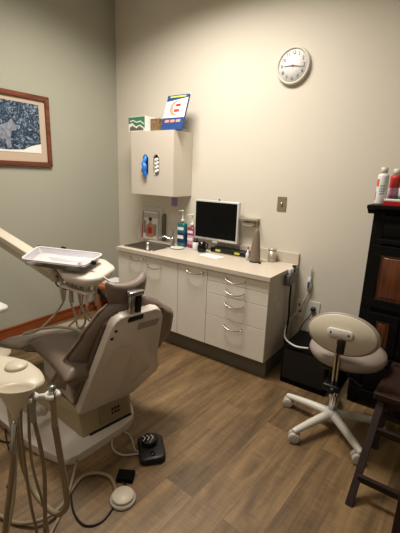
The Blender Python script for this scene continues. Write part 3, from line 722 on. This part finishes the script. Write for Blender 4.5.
MB().box(2.575, -1.285, .10, 2.985, -1.26, .135).build('stretcher', 'bench_leg', t, bevel=.002)
MB().box(2.60, -1.125, .30, 2.97, -1.10, .335).build('stretcher', 'bench_leg', t, bevel=.002)
MB().box(2.60, -1.02, .41, 2.96, -1.0, .462).build('apron', 'bench_leg', t)
MB().box(2.60, -.80, .20, 2.97, -.775, .235).build('stretcher', 'bench_leg', t, bevel=.002)

t = thing('side_cabinet', 'reddish dark wooden cabinet edge at the right border of the photo', 'cabinet')
MB().box(2.772, -1.95, .03, 3.25, -1.50, 1.02).build('body', 'red_wood', t, bevel=.004)
MB().box(2.76, -1.96, 1.02, 3.27, -1.49, 1.05).build('top', 'red_wood', t, bevel=.005)
for x in (2.77, 3.2):
    for y in (-1.94, -1.55): MB().box(x, y, 0, x + .045, y + .045, .03).build('foot', 'red_wood', t)

# ------------------------------------------------------------------ small wooden table by the sage wall
t = thing('side_table', 'low light wooden table by the sage wall behind the headrest', 'table', (-.33, -.30, 0))
MB().box(-.17, -.2, .33, .2, .2, .36).build('tabletop', 'orange_wood', t, bevel=.003)
for sx_ in (-.15, .155):
    for sy_ in (-.18, .15): MB().box(sx_, sy_, 0, sx_ + .04, sy_ + .04, .33).build('leg', 'orange_wood', t)
MB().box(-.11, -.17, .27, .155, -.15, .33).build('apron', 'orange_wood', t)
tag(MB().box(-.46, -.42, .362, -.26, -.2, .375).box(-.45, -.41, .375, -.27, -.21, .39).build('paper_stack', 'white_paper'), 'white papers stacked on the small wooden table', 'papers')

# ------------------------------------------------------------------ dental chair
CO = (.9188, -1.6615, 0); CR = math.radians(-9)
t = thing('dental_chair', 'taupe leather dental chair seen from behind its pale backrest shell', 'dental chair', CO, CR)
chair = t
pl = round_poly([(.375, -.30), (.36, -.37), (.10, -.46), (-.3, -.52), (-.62, -.52), (-.66, -.4), (-.66, .38), (-.6, .40), (-.1, .32), (.14, .215), (.27, .165), (.335, .08)][::1], [.05] * 12, 5)
MB().prism(pl, .05, bev=.012, seg=3).build('base_plate', 'shell_plastic', t)
# lift block
def hexa(c8, name, m, parent, bevel=.008):
    tb = bmesh.new(); v = [tb.verts.new(p) for p in c8]
    for f in ((3, 2, 1, 0), (4, 5, 6, 7), (0, 1, 5, 4), (1, 2, 6, 5), (2, 3, 7, 6), (3, 0, 4, 7)): tb.faces.new([v[i] for i in f])
    bmesh.ops.recalc_face_normals(tb, faces=tb.faces)
    b = MB(); b._merge(tb, None, 0, False); return b.build(name, m, parent, bevel=bevel)
blk = hexa([(-.42, -.28, .051), (.275, -.215, .051), (.275, .14, .051), (-.42, .25, .051), (-.42, -.25, .24), (.262, -.235, .245), (.262, .135, .20), (-.42, .22, .24)], 'base_housing', 'beige_plastic', t, .01)
hexa([(.268, -.10, .085), (.284, -.10, .085), (.284, .11, .08), (.268, .11, .08), (.262, -.10, .222), (.270, -.10, .222), (.270, .11, .195), (.262, .11, .195)], 'outlet_panel', 'beige_dark', blk, .003)
ou = MB()
for dy in (-.022, .0, .022):
    for dz in (-.012, .014): ou.box(.277, .01 + dy - .005, .145 + dz - .005, .286, .01 + dy + .005, .145 + dz + .005)
ou.build('socket_holes', 'black', blk)
MB().box(.255, -.17, .051, .285, .13, .062).build('seam_strip', 'black', blk)
# lift arm cover between base and seat
hexa([(-.25, -.21, .245), (.20, -.23, .245), (.22, .15, .20), (-.25, .2, .24), (-.2, -.24, .46), (.16, -.26, .46), (.16, .24, .46), (-.2, .24, .46)], 'lift_cover', 'grey_plastic', t, .02)
# seat cushion, slightly dished with raised sides
def seatX(u, v): return -.26 + .62 * u
def seatY(u, v): return (v - .5) * 2 * (.31 + .05 * u - .02 * math.sin(PI * u))
st = MB().cushion(seatX, seatY, lambda u, v: .535 + .03 * abs(2 * v - 1) ** 2 + .03 * u ** 3, lambda u, v: .445, 18, 14).build('seat_cushion', 'leather', t, subsurf=1)
# leg rest dropping away towards the sage wall
def legZ(u): return .52 - .20 * u
MB().cushion(lambda u, v: -.27 - .58 * u, lambda u, v: (v - .5) * 2 * (.37 - .02 * u), lambda u, v: legZ(u) + .02 * abs(2 * v - 1) ** 2, lambda u, v: legZ(u) - .08, 14, 12).build('legrest', 'leather_light', t, subsurf=1)
MB().tube([(-.2, -.18, .44), (-.7, -.16, .25)], .02, spl=False).build('legrest_bracket', 'dark_metal', t)
# backrest, plane tilted 22 degrees
ti = math.radians(22)
up = (math.sin(ti), 0, math.cos(ti)); P0 = (.30, 0, .36)
TS = frm(P0, (0, 1, 0), up)     # local x = lateral, y = up the back, z = towards the rear (+x)
if (TS.to_3x3() @ Vector((0, 0, 1))).x < 0: print('flip')
sh = round_poly([(-.237, -.14), (.141, -.17), (.334, -.01), (.271, .12), (.2, .50), (.157, .565), (-.111, .575), (-.145, .53)], [.02, .02, .03, .05, .04, .03, .03, .03])
shell = MB().prism(sh, .05, T=TS @ TR(0, 0, -.02), bev=.012, seg=3).build('backrest_shell', 'shell_plastic', t)
# raised lines and vent on the shell
sh2 = round_poly([(-.12, -.10), (.06, -.115), (.10, .30), (-.02, .36), (-.08, .30)], .02)
MB().prism(round_poly([(-.19, -.07), (.0, -.085), (.02, .0), (.03, .33), (-.09, .34)], .02), .007, T=TS @ TR(0, 0, .0295)).build('raised_panel', 'shell_plastic', shell, bevel=.002)
MB().prism(round_poly([(.06, -.09), (.13, -.11), (.26, -.0), (.23, .05)], .015), .007, T=TS @ TR(0, 0, .0295)).build('lower_relief', 'shell_plastic', shell, bevel=.002)
MB().prism([(.03, .445), (.17, .44), (.175, .485), (.03, .495)], .003, T=TS @ TR(0, 0, .0295)).build('label_plate', 'hose_grey', shell)
for q in (.49, .44): MB().lathe([(.01, .0), (.008, .005), (0, .006)], n=12, T=TS @ TR(-.118 - (.49 - q) * .3, q, .0295)).build('rivet', 'dark_metal', shell)
# upholstered back pad, wider than the shell, with wings folding forward
def lerp(tab, v):
    for (a, x), (b, y) in zip(tab, tab[1:]):
        if v <= b: k = (v - a) / (b - a); k = k * k * (3 - 2 * k); return x + (y - x) * k
    return tab[-1][1]
def padX(u, v):
    L_ = lerp([(0, .30), (.4, .27), (.7, .225), (.9, .18), (1, .12)], v); Rr = lerp([(0, .25), (.25, .36), (.5, .45), (.72, .42), (.88, .27), (1, .14)], v)
    return -L_ + u * (L_ + Rr)
def padY(u, v): return -.12 + .725 * v - .02 * abs(2 * u - 1) ** 3
def fold(u, v): return (-.03 - .17 * (1 - v) ** 1.6 if u < .5 else -.02) * abs(2 * u - 1) ** 2.2
pad = MB().cushion(padX, padY, lambda u, v: -.015 + fold(u, v) * .95, lambda u, v: -.10 + fold(u, v) * 1.0 - .02 * math.sin(PI * v), 20, 18, T=TS).build('backrest_pad', 'leather', t, subsurf=1)
MB().tube([TS @ Vector((padX(0, v) + .004, padY(0, v), -.058 + fold(0, v) * .975 - .01 * math.sin(PI * v))) for v in [k / 14 for k in range(15)]], .007, spl=False).build('piping', 'leather_light', pad)
MB().prism([(-.2, -.12), (.3, -.02), (.25, .5), (.1, .56), (-.1, .56), (-.16, .5), (-.24, -.1)], .03, T=TS @ TR(0, 0, -.048)).build('backrest_core', 'leather_dark', t, bevel=.008)
# headrest mount and pad
hr = MB()
hr.tube([(0, 0, 0), (0, 0, .001)], .001, spl=False)
hx = -.02
TP = frm(TS @ Vector((hx + .015, .545, .012)), (0, 1, 0), (.12, 0, 1))
MB().box(-.05, -.02, -.012, .05, .018, .022, T=TP, bev=.004).build('headrest_socket', 'dark_metal', t)
MB().box(-.04, .0, -.012, -.008, .135, .014, T=TP, bev=.004).build('headrest_bar', 'steel', t)
MB().box(.004, .0, -.014, .036, .14, .014, T=TP, bev=.003).build('headrest_bar', 'dark_metal', t)
MB().box(-.046, .125, -.018, .046, .15, .018, T=TP, bev=.004).box(-.03, .118, -.05, .03, .146, -.015, T=TP).build('headrest_joint', 'steel', t)
TH = frm((.49, .02, .968), (0, 1, .16), (.25, 0, 1))
def hX(u, v): return (u - .5) * 2 * (.145 - .03 * (1 - v)) * (1 - .12 * abs(2 * v - 1) ** 4)
def hY(u, v): return (v - .5) * (.17 - .05 * u) + .014 * abs(2 * u - 1) ** 2 * v
MB().cushion(hX, hY, lambda u, v: .0 - .05 * abs(2 * u - 1) ** 2, lambda u, v: -.075 - .05 * abs(2 * u - 1) ** 2, 14, 12, T=TH).build('headrest_pad', 'leather', t, subsurf=1)

# ------------------------------------------------------------------ delivery unit (over the lap)
t = thing('delivery_unit', 'pale dental delivery unit with hanging hoses on a swing arm over the chair', 'dental unit')
hd = [(.53, -1.66), (.75, -1.36), (1.0, -1.47), (1.13, -1.72), (1.09, -1.81), (.90, -1.83)]
hb = MB(); rb = round_poly(hd, .05)
cx_ = sum(p[0] for p in rb) / len(rb); cy_ = sum(p[1] for p in rb) / len(rb)
tb = bmesh.new(); rs = []
for sc_, z in ((.40, .935), (.66, .94), (.86, .962), (.93, .985), (.93, 1.0), (.89, 1.012), (.5, 1.016)):
    rs.append([tb.verts.new((cx_ + (p[0] - cx_) * sc_, cy_ + (p[1] - cy_) * sc_, z)) for p in rb])
for a_, b_ in zip(rs, rs[1:]):
    for k in range(len(rb)): tb.faces.new((a_[k], a_[(k + 1) % len(rb)], b_[(k + 1) % len(rb)], b_[k]))
tb.faces.new(rs[0][::-1]); tb.faces.new(rs[-1]); bmesh.ops.recalc_face_normals(tb, faces=tb.faces); hb._merge(tb, None, 0, True)
hb.build('head', 'shell_plastic', t)
# swing arm up to the left
MB().tube([(-.08, -1.69, 1.10), (.62, -1.66, .955)], .001, spl=False).build('arm_core', 'white_plastic', t) if False else None
A0, A1 = Vector((-.25, -1.70, 1.14)), Vector((.635, -1.68, .935))
TA = frm(A0, A1 - A0, (0, 1, 0)); La = (A1 - A0).length
MB().prism(rrect(0, -.045, La, .045, .02), .04, T=TA @ TR(0, 0, .005), bev=.006).build('arm', 'warm_plastic', t)
MB().prism(rrect(0.01, -.036, La - .02, .036, .015), .05, T=TA @ TR(0, 0, -.045)).build('arm_underside', 'hose_pale', t)
MB().tube([(-.25, -1.70, 1.12), (-.32, -1.7, 1.1), (-.36, -1.7, .95), (-.36, -1.7, .5), (-.36, -1.7, .0)], .03, spl=False).build('post', 'warm_plastic', t)
MB().lathe([(.13, .0), (.13, .03), (.05, .045), (.035, .05)], n=24, T=TR(-.36, -1.7, .0)).build('foot', 'warm_plastic', t)
MB().box(.60, -1.72, .885, .675, -1.63, .965, bev=.012).build('arm_joint', 'hose_pale', t)
# hanging hoses and handpieces
for i, pts in enumerate([
    [(.66, -1.6, .93), (.606, -1.6, .832), (.572, -1.60, .713), (.53, -1.64, .62), (.58, -1.80, .562), (.60, -1.90, .565)],
    [(.70, -1.58, .93), (.643, -1.6, .76), (.69, -1.6, .64), (.74, -1.62, .57), (.80, -1.65, .56)],
    [(.87, -1.58, .93), (.848, -1.6, .83), (.825, -1.6, .735), (.81, -1.61, .60), (.78, -1.64, .565)],
    [(.82, -1.60, .93), (.79, -1.6, .80), (.76, -1.61, .66), (.70, -1.66, .565)]]):
    MB().tube(pts, .0075).build('hose', 'hose_pale' if i != 2 else 'hose_grey', t)
MB().tube([(.60, -1.93, .572), (.585, -1.86, .568), (.60, -1.78, .564), (.66, -1.70, .562), (.76, -1.66, .562), (.84, -1.665, .564)], .010).build('hose', 'hose_pale', t)
MB().tube([(.70, -1.72, .935), (.655, -1.71, .93), (.63, -1.70, .905), (.653, -1.70, .865), (.73, -1.70, .854), (.81, -1.70, .872), (.86, -1.70, .91)], .0055).build('cable', 'black', t)
for (x, y, m) in ((.87, -1.74, 'hose_grey'), (.94, -1.73, 'steel'), (.99, -1.72, 'white_plastic'), (.80, -1.76, 'hose_clear'), (1.03, -1.68, 'hose_clear')):
    h_ = MB().tube([(x, y, .945), (x - .006, y, .88), (x - .012, y + .01, .80)], [.011, .013, .008]).build('handpiece', m, t)
MB().box(.78, -1.77, .895, 1.05, -1.70, .912, bev=.005).build('holder_bar', 'warm_plastic', t)
MB().tube([(1.02, -1.66, .90), (1.06, -1.65, .87), (1.05, -1.65, .845)], .014).build('holder', 'black', t)
for (x, m) in ((.955, 'hose_pale'), (1.01, 'hose_grey')):
    MB().tube([(x - .03, -1.72, .80), (x - .03, -1.68, .70), (x - .03, -1.62, .62), (x - .05, -1.6, .575)], .006).build('hose', m, t)
MB().tube([(1.10, -1.68, 1.005), (1.14, -1.64, .96), (1.19, -1.60, .93)], [.006, .008, .006]).build('handle', 'white_plastic', t)

# instrument tray resting above the head
t = thing('instrument_tray', 'metal instrument tray under a clear plastic cover on the delivery unit', 'tray', (0, 0, -.012))
q4 = [(.673, -1.934), (1.052, -1.747), (.794, -1.428), (.273, -1.587)]
q4 = [(.62, -1.91), (1.03, -1.77), (.86, -1.48), (.36, -1.64)]
tr = round_poly(q4, .05, 5); cx_ = sum(p[0] for p in tr) / len(tr); cy_ = sum(p[1] for p in tr) / len(tr)
sc = lambda k: [(cx_ + (p[0] - cx_) * k, cy_ + (p[1] - cy_) * k) for p in tr]
b = MB(); tb = bmesh.new(); rs = []
for k, z in ((.82, 1.045), (.96, 1.05), (1.0, 1.078), (1.04, 1.082), (1.04, 1.078), (.99, 1.074), (.95, 1.054), (.82, 1.050)):
    rs.append([tb.verts.new((p[0], p[1], z)) for p in sc(k)])
for a_, b_ in zip(rs, rs[1:]):
    for k in range(len(tr)): tb.faces.new((a_[k], a_[(k + 1) % len(tr)], b_[(k + 1) % len(tr)], b_[k]))
tb.faces.new(rs[0]); tb.faces.new(rs[-1]); bmesh.ops.recalc_face_normals(tb, faces=tb.faces); b._merge(tb, None, 0, True)
b.build('pan', 'steel', t)
MB().prism(sc(.86), .004, T=TR(0, 0, 1.052)).build('tray_liner', 'white_paper', t)
MB().prism(sc(1.03), .006, T=TR(0, 0, 1.0835), bev=.002).build('cover', 'clear_cover', t)
MB().prism(round_poly([(.55, -1.62), (.72, -1.56), (.66, -1.50), (.50, -1.56)], .01), .008, T=TR(0, 0, 1.057)).build('blue_wrap', 'teal', t)
for (x, y, a) in ((.62, -1.72, .5), (.68, -1.74, .45), (.75, -1.70, .5), (.84, -1.66, .6)):
    MB().tube([(x, y, 1.063), (x + .12 * math.cos(a), y + .12 * math.sin(a), 1.063)], .004, spl=False).build('instrument', 'steel', t)
for (x, y) in ((.36, -1.63), (.50, -1.53), (1.0, -1.76), (.99, -1.66)):
    MB().box(x - .02, y - .008, 1.07, x + .02, y + .008, 1.094, bev=.003).build('clip', 'black', t)
MB().tube([(.80, -1.66, 1.03), (.80, -1.66, 1.045)], .05, spl=False).build('tray_post', 'white_plastic', t)
MB().tube([(p[0], p[1], 1.088) for p in sc(1.02)], .006, spl=False, closed=True).build('cover_rim', 'lilac_rim', t)

# ------------------------------------------------------------------ assistant unit (lower left)
t = thing('assistant_unit', 'cream assistant unit with suction holders and hanging hoses', 'dental unit')
to = round_poly([(1.08, -2.42), (1.25, -2.33), (1.345, -2.305), (1.464, -2.315), (1.535, -2.345), (1.552, -2.403), (1.48, -2.485), (1.30, -2.56)][::-1], .03)
b = MB(); tb = bmesh.new(); rs = []; cx_ = sum(p[0] for p in to) / len(to); cy_ = sum(p[1] for p in to) / len(to)
for k, z in ((.7, .762), (.92, .765), (1.0, .778), (1.0, .792), (.95, .802), (.6, .810), (.2, .812)):
    rs.append([tb.verts.new((cx_ + (p[0] - cx_) * k, cy_ + (p[1] - cy_) * k, z)) for p in to])
for a_, b_ in zip(rs, rs[1:]):
    for k in range(len(to)): tb.faces.new((a_[k], a_[(k + 1) % len(to)], b_[(k + 1) % len(to)], b_[k]))
tb.faces.new(rs[0]); tb.faces.new(rs[-1]); bmesh.ops.recalc_face_normals(tb, faces=tb.faces); b._merge(tb, None, 0, True)
b.build('control_head', 'warm_plastic', t)
MB().lathe([(.042, .808), (.044, .818), (.04, .825), (.0, .827)], n=28, T=TR(1.372, -2.375, 0)).build('cap', 'warm_plastic', t)
MB().tube([(1.55, -2.49, .795), (1.60, -2.45, .80), (1.65, -2.385, .80)], .010).build('holder_bar', 'white_plastic', t)
MB().tube([(1.55, -2.49, .795), (1.50, -2.46, .785), (1.45, -2.43, .78)], .014).build('bracket', 'white_plastic', t)
for (x, y) in ((1.647, -2.388), (1.602, -2.448)):
    MB().tube([(x + .022 * math.cos(a), y + .022 * math.sin(a), .80) for a in [R_(20 + 320 * k / 10) for k in range(11)]], .009, spl=False).build('holder', 'white_plastic', t)
MB().tube([(1.34, -2.45, .775), (1.2, -2.42, .78), (1.0, -2.28, .6), (.9, -2.1, .25), (.86, -1.98, .14)], .028).build('support_arm', 'white_plastic', t)
# valves hanging in the holders with their hoses
def hang(x, y, z0, zb, path, hm, r=.011, vm='steel'):
    v = MB().tube([(x, y, z0 + .035), (x, y, z0 - .02), (x + .003, y, z0 - .06), (x + .002, y, zb)], [.012, .016, .011, .013], n=12).build('suction_valve', vm, t)
    MB().tube([(x + .002, y, zb + .02)] + path, r, n=10).build('hose', hm, v)
hang(1.642, -2.385, .80, .65, [(1.656, -2.38, .53), (1.681, -2.38, .38), (1.675, -2.38, .29), (1.611, -2.38, .208), (1.535, -2.38, .19), (1.437, -2.38, .208), (1.365, -2.38, .287), (1.342, -2.38, .397), (1.33, -2.38, .60), (1.335, -2.38, .765)], 'hose', .0125)
hang(1.602, -2.445, .80, .70, [(1.62, -2.43, .5), (1.60, -2.43, .25), (1.56, -2.42, .04), (1.50, -2.35, .013), (1.42, -2.22, .012), (1.28, -2.05, .06)], 'hose', .008, 'hose_grey')
MB().tube([(1.52, -2.44, .78), (1.53, -2.46, .6), (1.55, -2.46, .3), (1.53, -2.44, .08), (1.50, -2.5, .018), (1.40, -2.62, .018)], .0065).build('hose', 'hose', t)
MB().tube([(1.638, -2.546, .665), (1.638, -2.56, .56), (1.60, -2.59, .3), (1.50, -2.56, .05), (1.44, -2.64, .016)], .010).build('hose', 'hose', t)
MB().tube([(1.45, -2.46, .78), (1.46, -2.46, .5), (1.45, -2.5, .2), (1.42, -2.58, .02), (1.3, -2.7, .016)], .011).build('hose', 'hose_pale', t)
MB().tube([(1.50, -2.40, .78), (1.55, -2.44, .5), (1.60, -2.43, .25), (1.62, -2.45, .05), (1.58, -2.55, .01)], .006).build('hose', 'hose', t)
# funnel cup
t = thing('suction_funnel', 'cream cone-shaped funnel hanging from the assistant unit', 'funnel', (1.604 - .124 * .27 * -.574, -2.497 - .124 * .27 * .819, .868 - .124 * .963))
t.rotation_mode = 'QUATERNION'; t.rotation_quaternion = Matrix.Rotation(R_(-15.7), 3, Vector((.819, .574, 0))).to_quaternion()
MB().lathe([(.010, .01), (.012, .03), (.02, .045), (.060, .118), (.064, .124), (.060, .124), (.056, .116), (.016, .045), (.0, .04)], n=32).build('cone', 'warm_plastic', t)
MB().lathe([(.008, -.11), (.012, -.10), (.012, -.02), (.009, .012)], n=16).build('coupling', 'steel', t)

# ------------------------------------------------------------------ foot controls and cables on the floor
t = thing('foot_rheostat', 'black foot control with a round patterned pedal on the floor', 'foot control', (1.513, -1.702, 0), R_(50))
MB().prism(rrect(-.075, -.105, .075, .105, .03), .04, bev=.012, seg=3).build('body', 'black', t)
MB().lathe([(.045, .04), (.048, .05), (.048, .066), (.044, .072), (0, .073)], n=28, T=TR(-.005, .035, 0)).build('pedal_disc', 'dark_metal', t)
ch = MB()
for k in range(3):
    for sgn in (1, -1):
        ch.tube([(-.03 + .024 * k, .035 + sgn * .0, .0735), (-.045 + .024 * k + .0, .035 + sgn * .022, .0735)], .003, spl=False)
ch.build('chevrons', 'cable_white', t)
MB().lathe([(.016, .04), (.015, .046), (0, .047)], n=16, T=TR(0, -.065, 0)).build('button', 'black_gloss', t)
MB().tube([(-.06, -.0, .02), (-.09, .02, .009), (-.10, .09, .009), (-.12, .17, .009), (-.17, .20, .009), (-.22, .15, .009), (-.22, .06, .009), (-.17, -.0, .009), (-.10, -.015, .014), (-.06, -.02, .02)], .006).build('cord', 'hose_grey', t)
t = thing('foot_switch', 'small flat black box on the floor beside the white pedal', 'foot control', (1.538, -1.93, 0), R_(33))
MB().box(-.046, -.034, 0, .046, .034, .028).build('body', 'black_matte', t, bevel=.004)
t = thing('round_foot_pedal', 'round white foot pedal on the floor at the end of a beige hose', 'foot control', (1.628, -2.034, 0))
MB().lathe([(.062, 0), (.066, .006), (.064, .016), (.055, .022), (.0, .022)], n=36).build('base', 'grey_plastic', t)
MB().lathe([(.054, .024), (.056, .03), (.052, .036), (0, .038)], n=36).build('disc', 'warm_plastic', t)
P_ = Vector((1.628, -2.034, 0))
hs = [(1.57, -2.03, .014), (1.52, -2.0, .012), (1.46, -1.985, .011), (1.39, -2.015, .011), (1.355, -2.08, .011), (1.39, -2.18, .011), (1.44, -2.27, .03), (1.425, -2.36, .03), (1.34, -2.425, .012), (1.22, -2.46, .012), (1.08, -2.5, .012)]
MB().tube([Vector(p) - P_ for p in hs], .0095).build('hose', 'hose', t)
tag(MB().tube([(.62, -2.17, .007), (.72, -2.2, .007), (.80, -2.17, .007), (.9, -2.10, .007), (1.053, -2.073, .007), (1.2, -2.093, .007), (1.372, -2.164, .007), (1.496, -2.23, .007), (1.594, -2.24, .007), (1.64, -2.18, .007), (1.625, -2.09, .007), (1.60, -1.98, .007), (1.55, -1.965, .01)], .0045).build('floor_cable', 'black'), 'thin black cable looping on the floor to the small black box', 'cable')
tag(MB().tube([(.6, -2.1, .007), (.7, -2.15, .007), (.83, -2.2, .007), (.97, -2.24, .007), (1.10, -2.35, .007)], .0045).build('floor_cable', 'black'), 'short black cable on the floor at the left edge under the hoses', 'cable')

# white armrest tip at the left edge
t = thing('side_tray', 'rounded white shelf tip at the left edge above the leg rest', 'shelf')
MB().prism(rrect(-.5, -.14, .0, .07, .05), .025, T=TR(.455, -1.99, .70), bev=.006).build('shelf', 'white_plastic', t)
MB().tube([(.2, -2.02, .70), (.1, -2.05, .6), (.05, -2.08, .3), (.05, -2.08, 0)], .02).build('support', 'white_plastic', t)
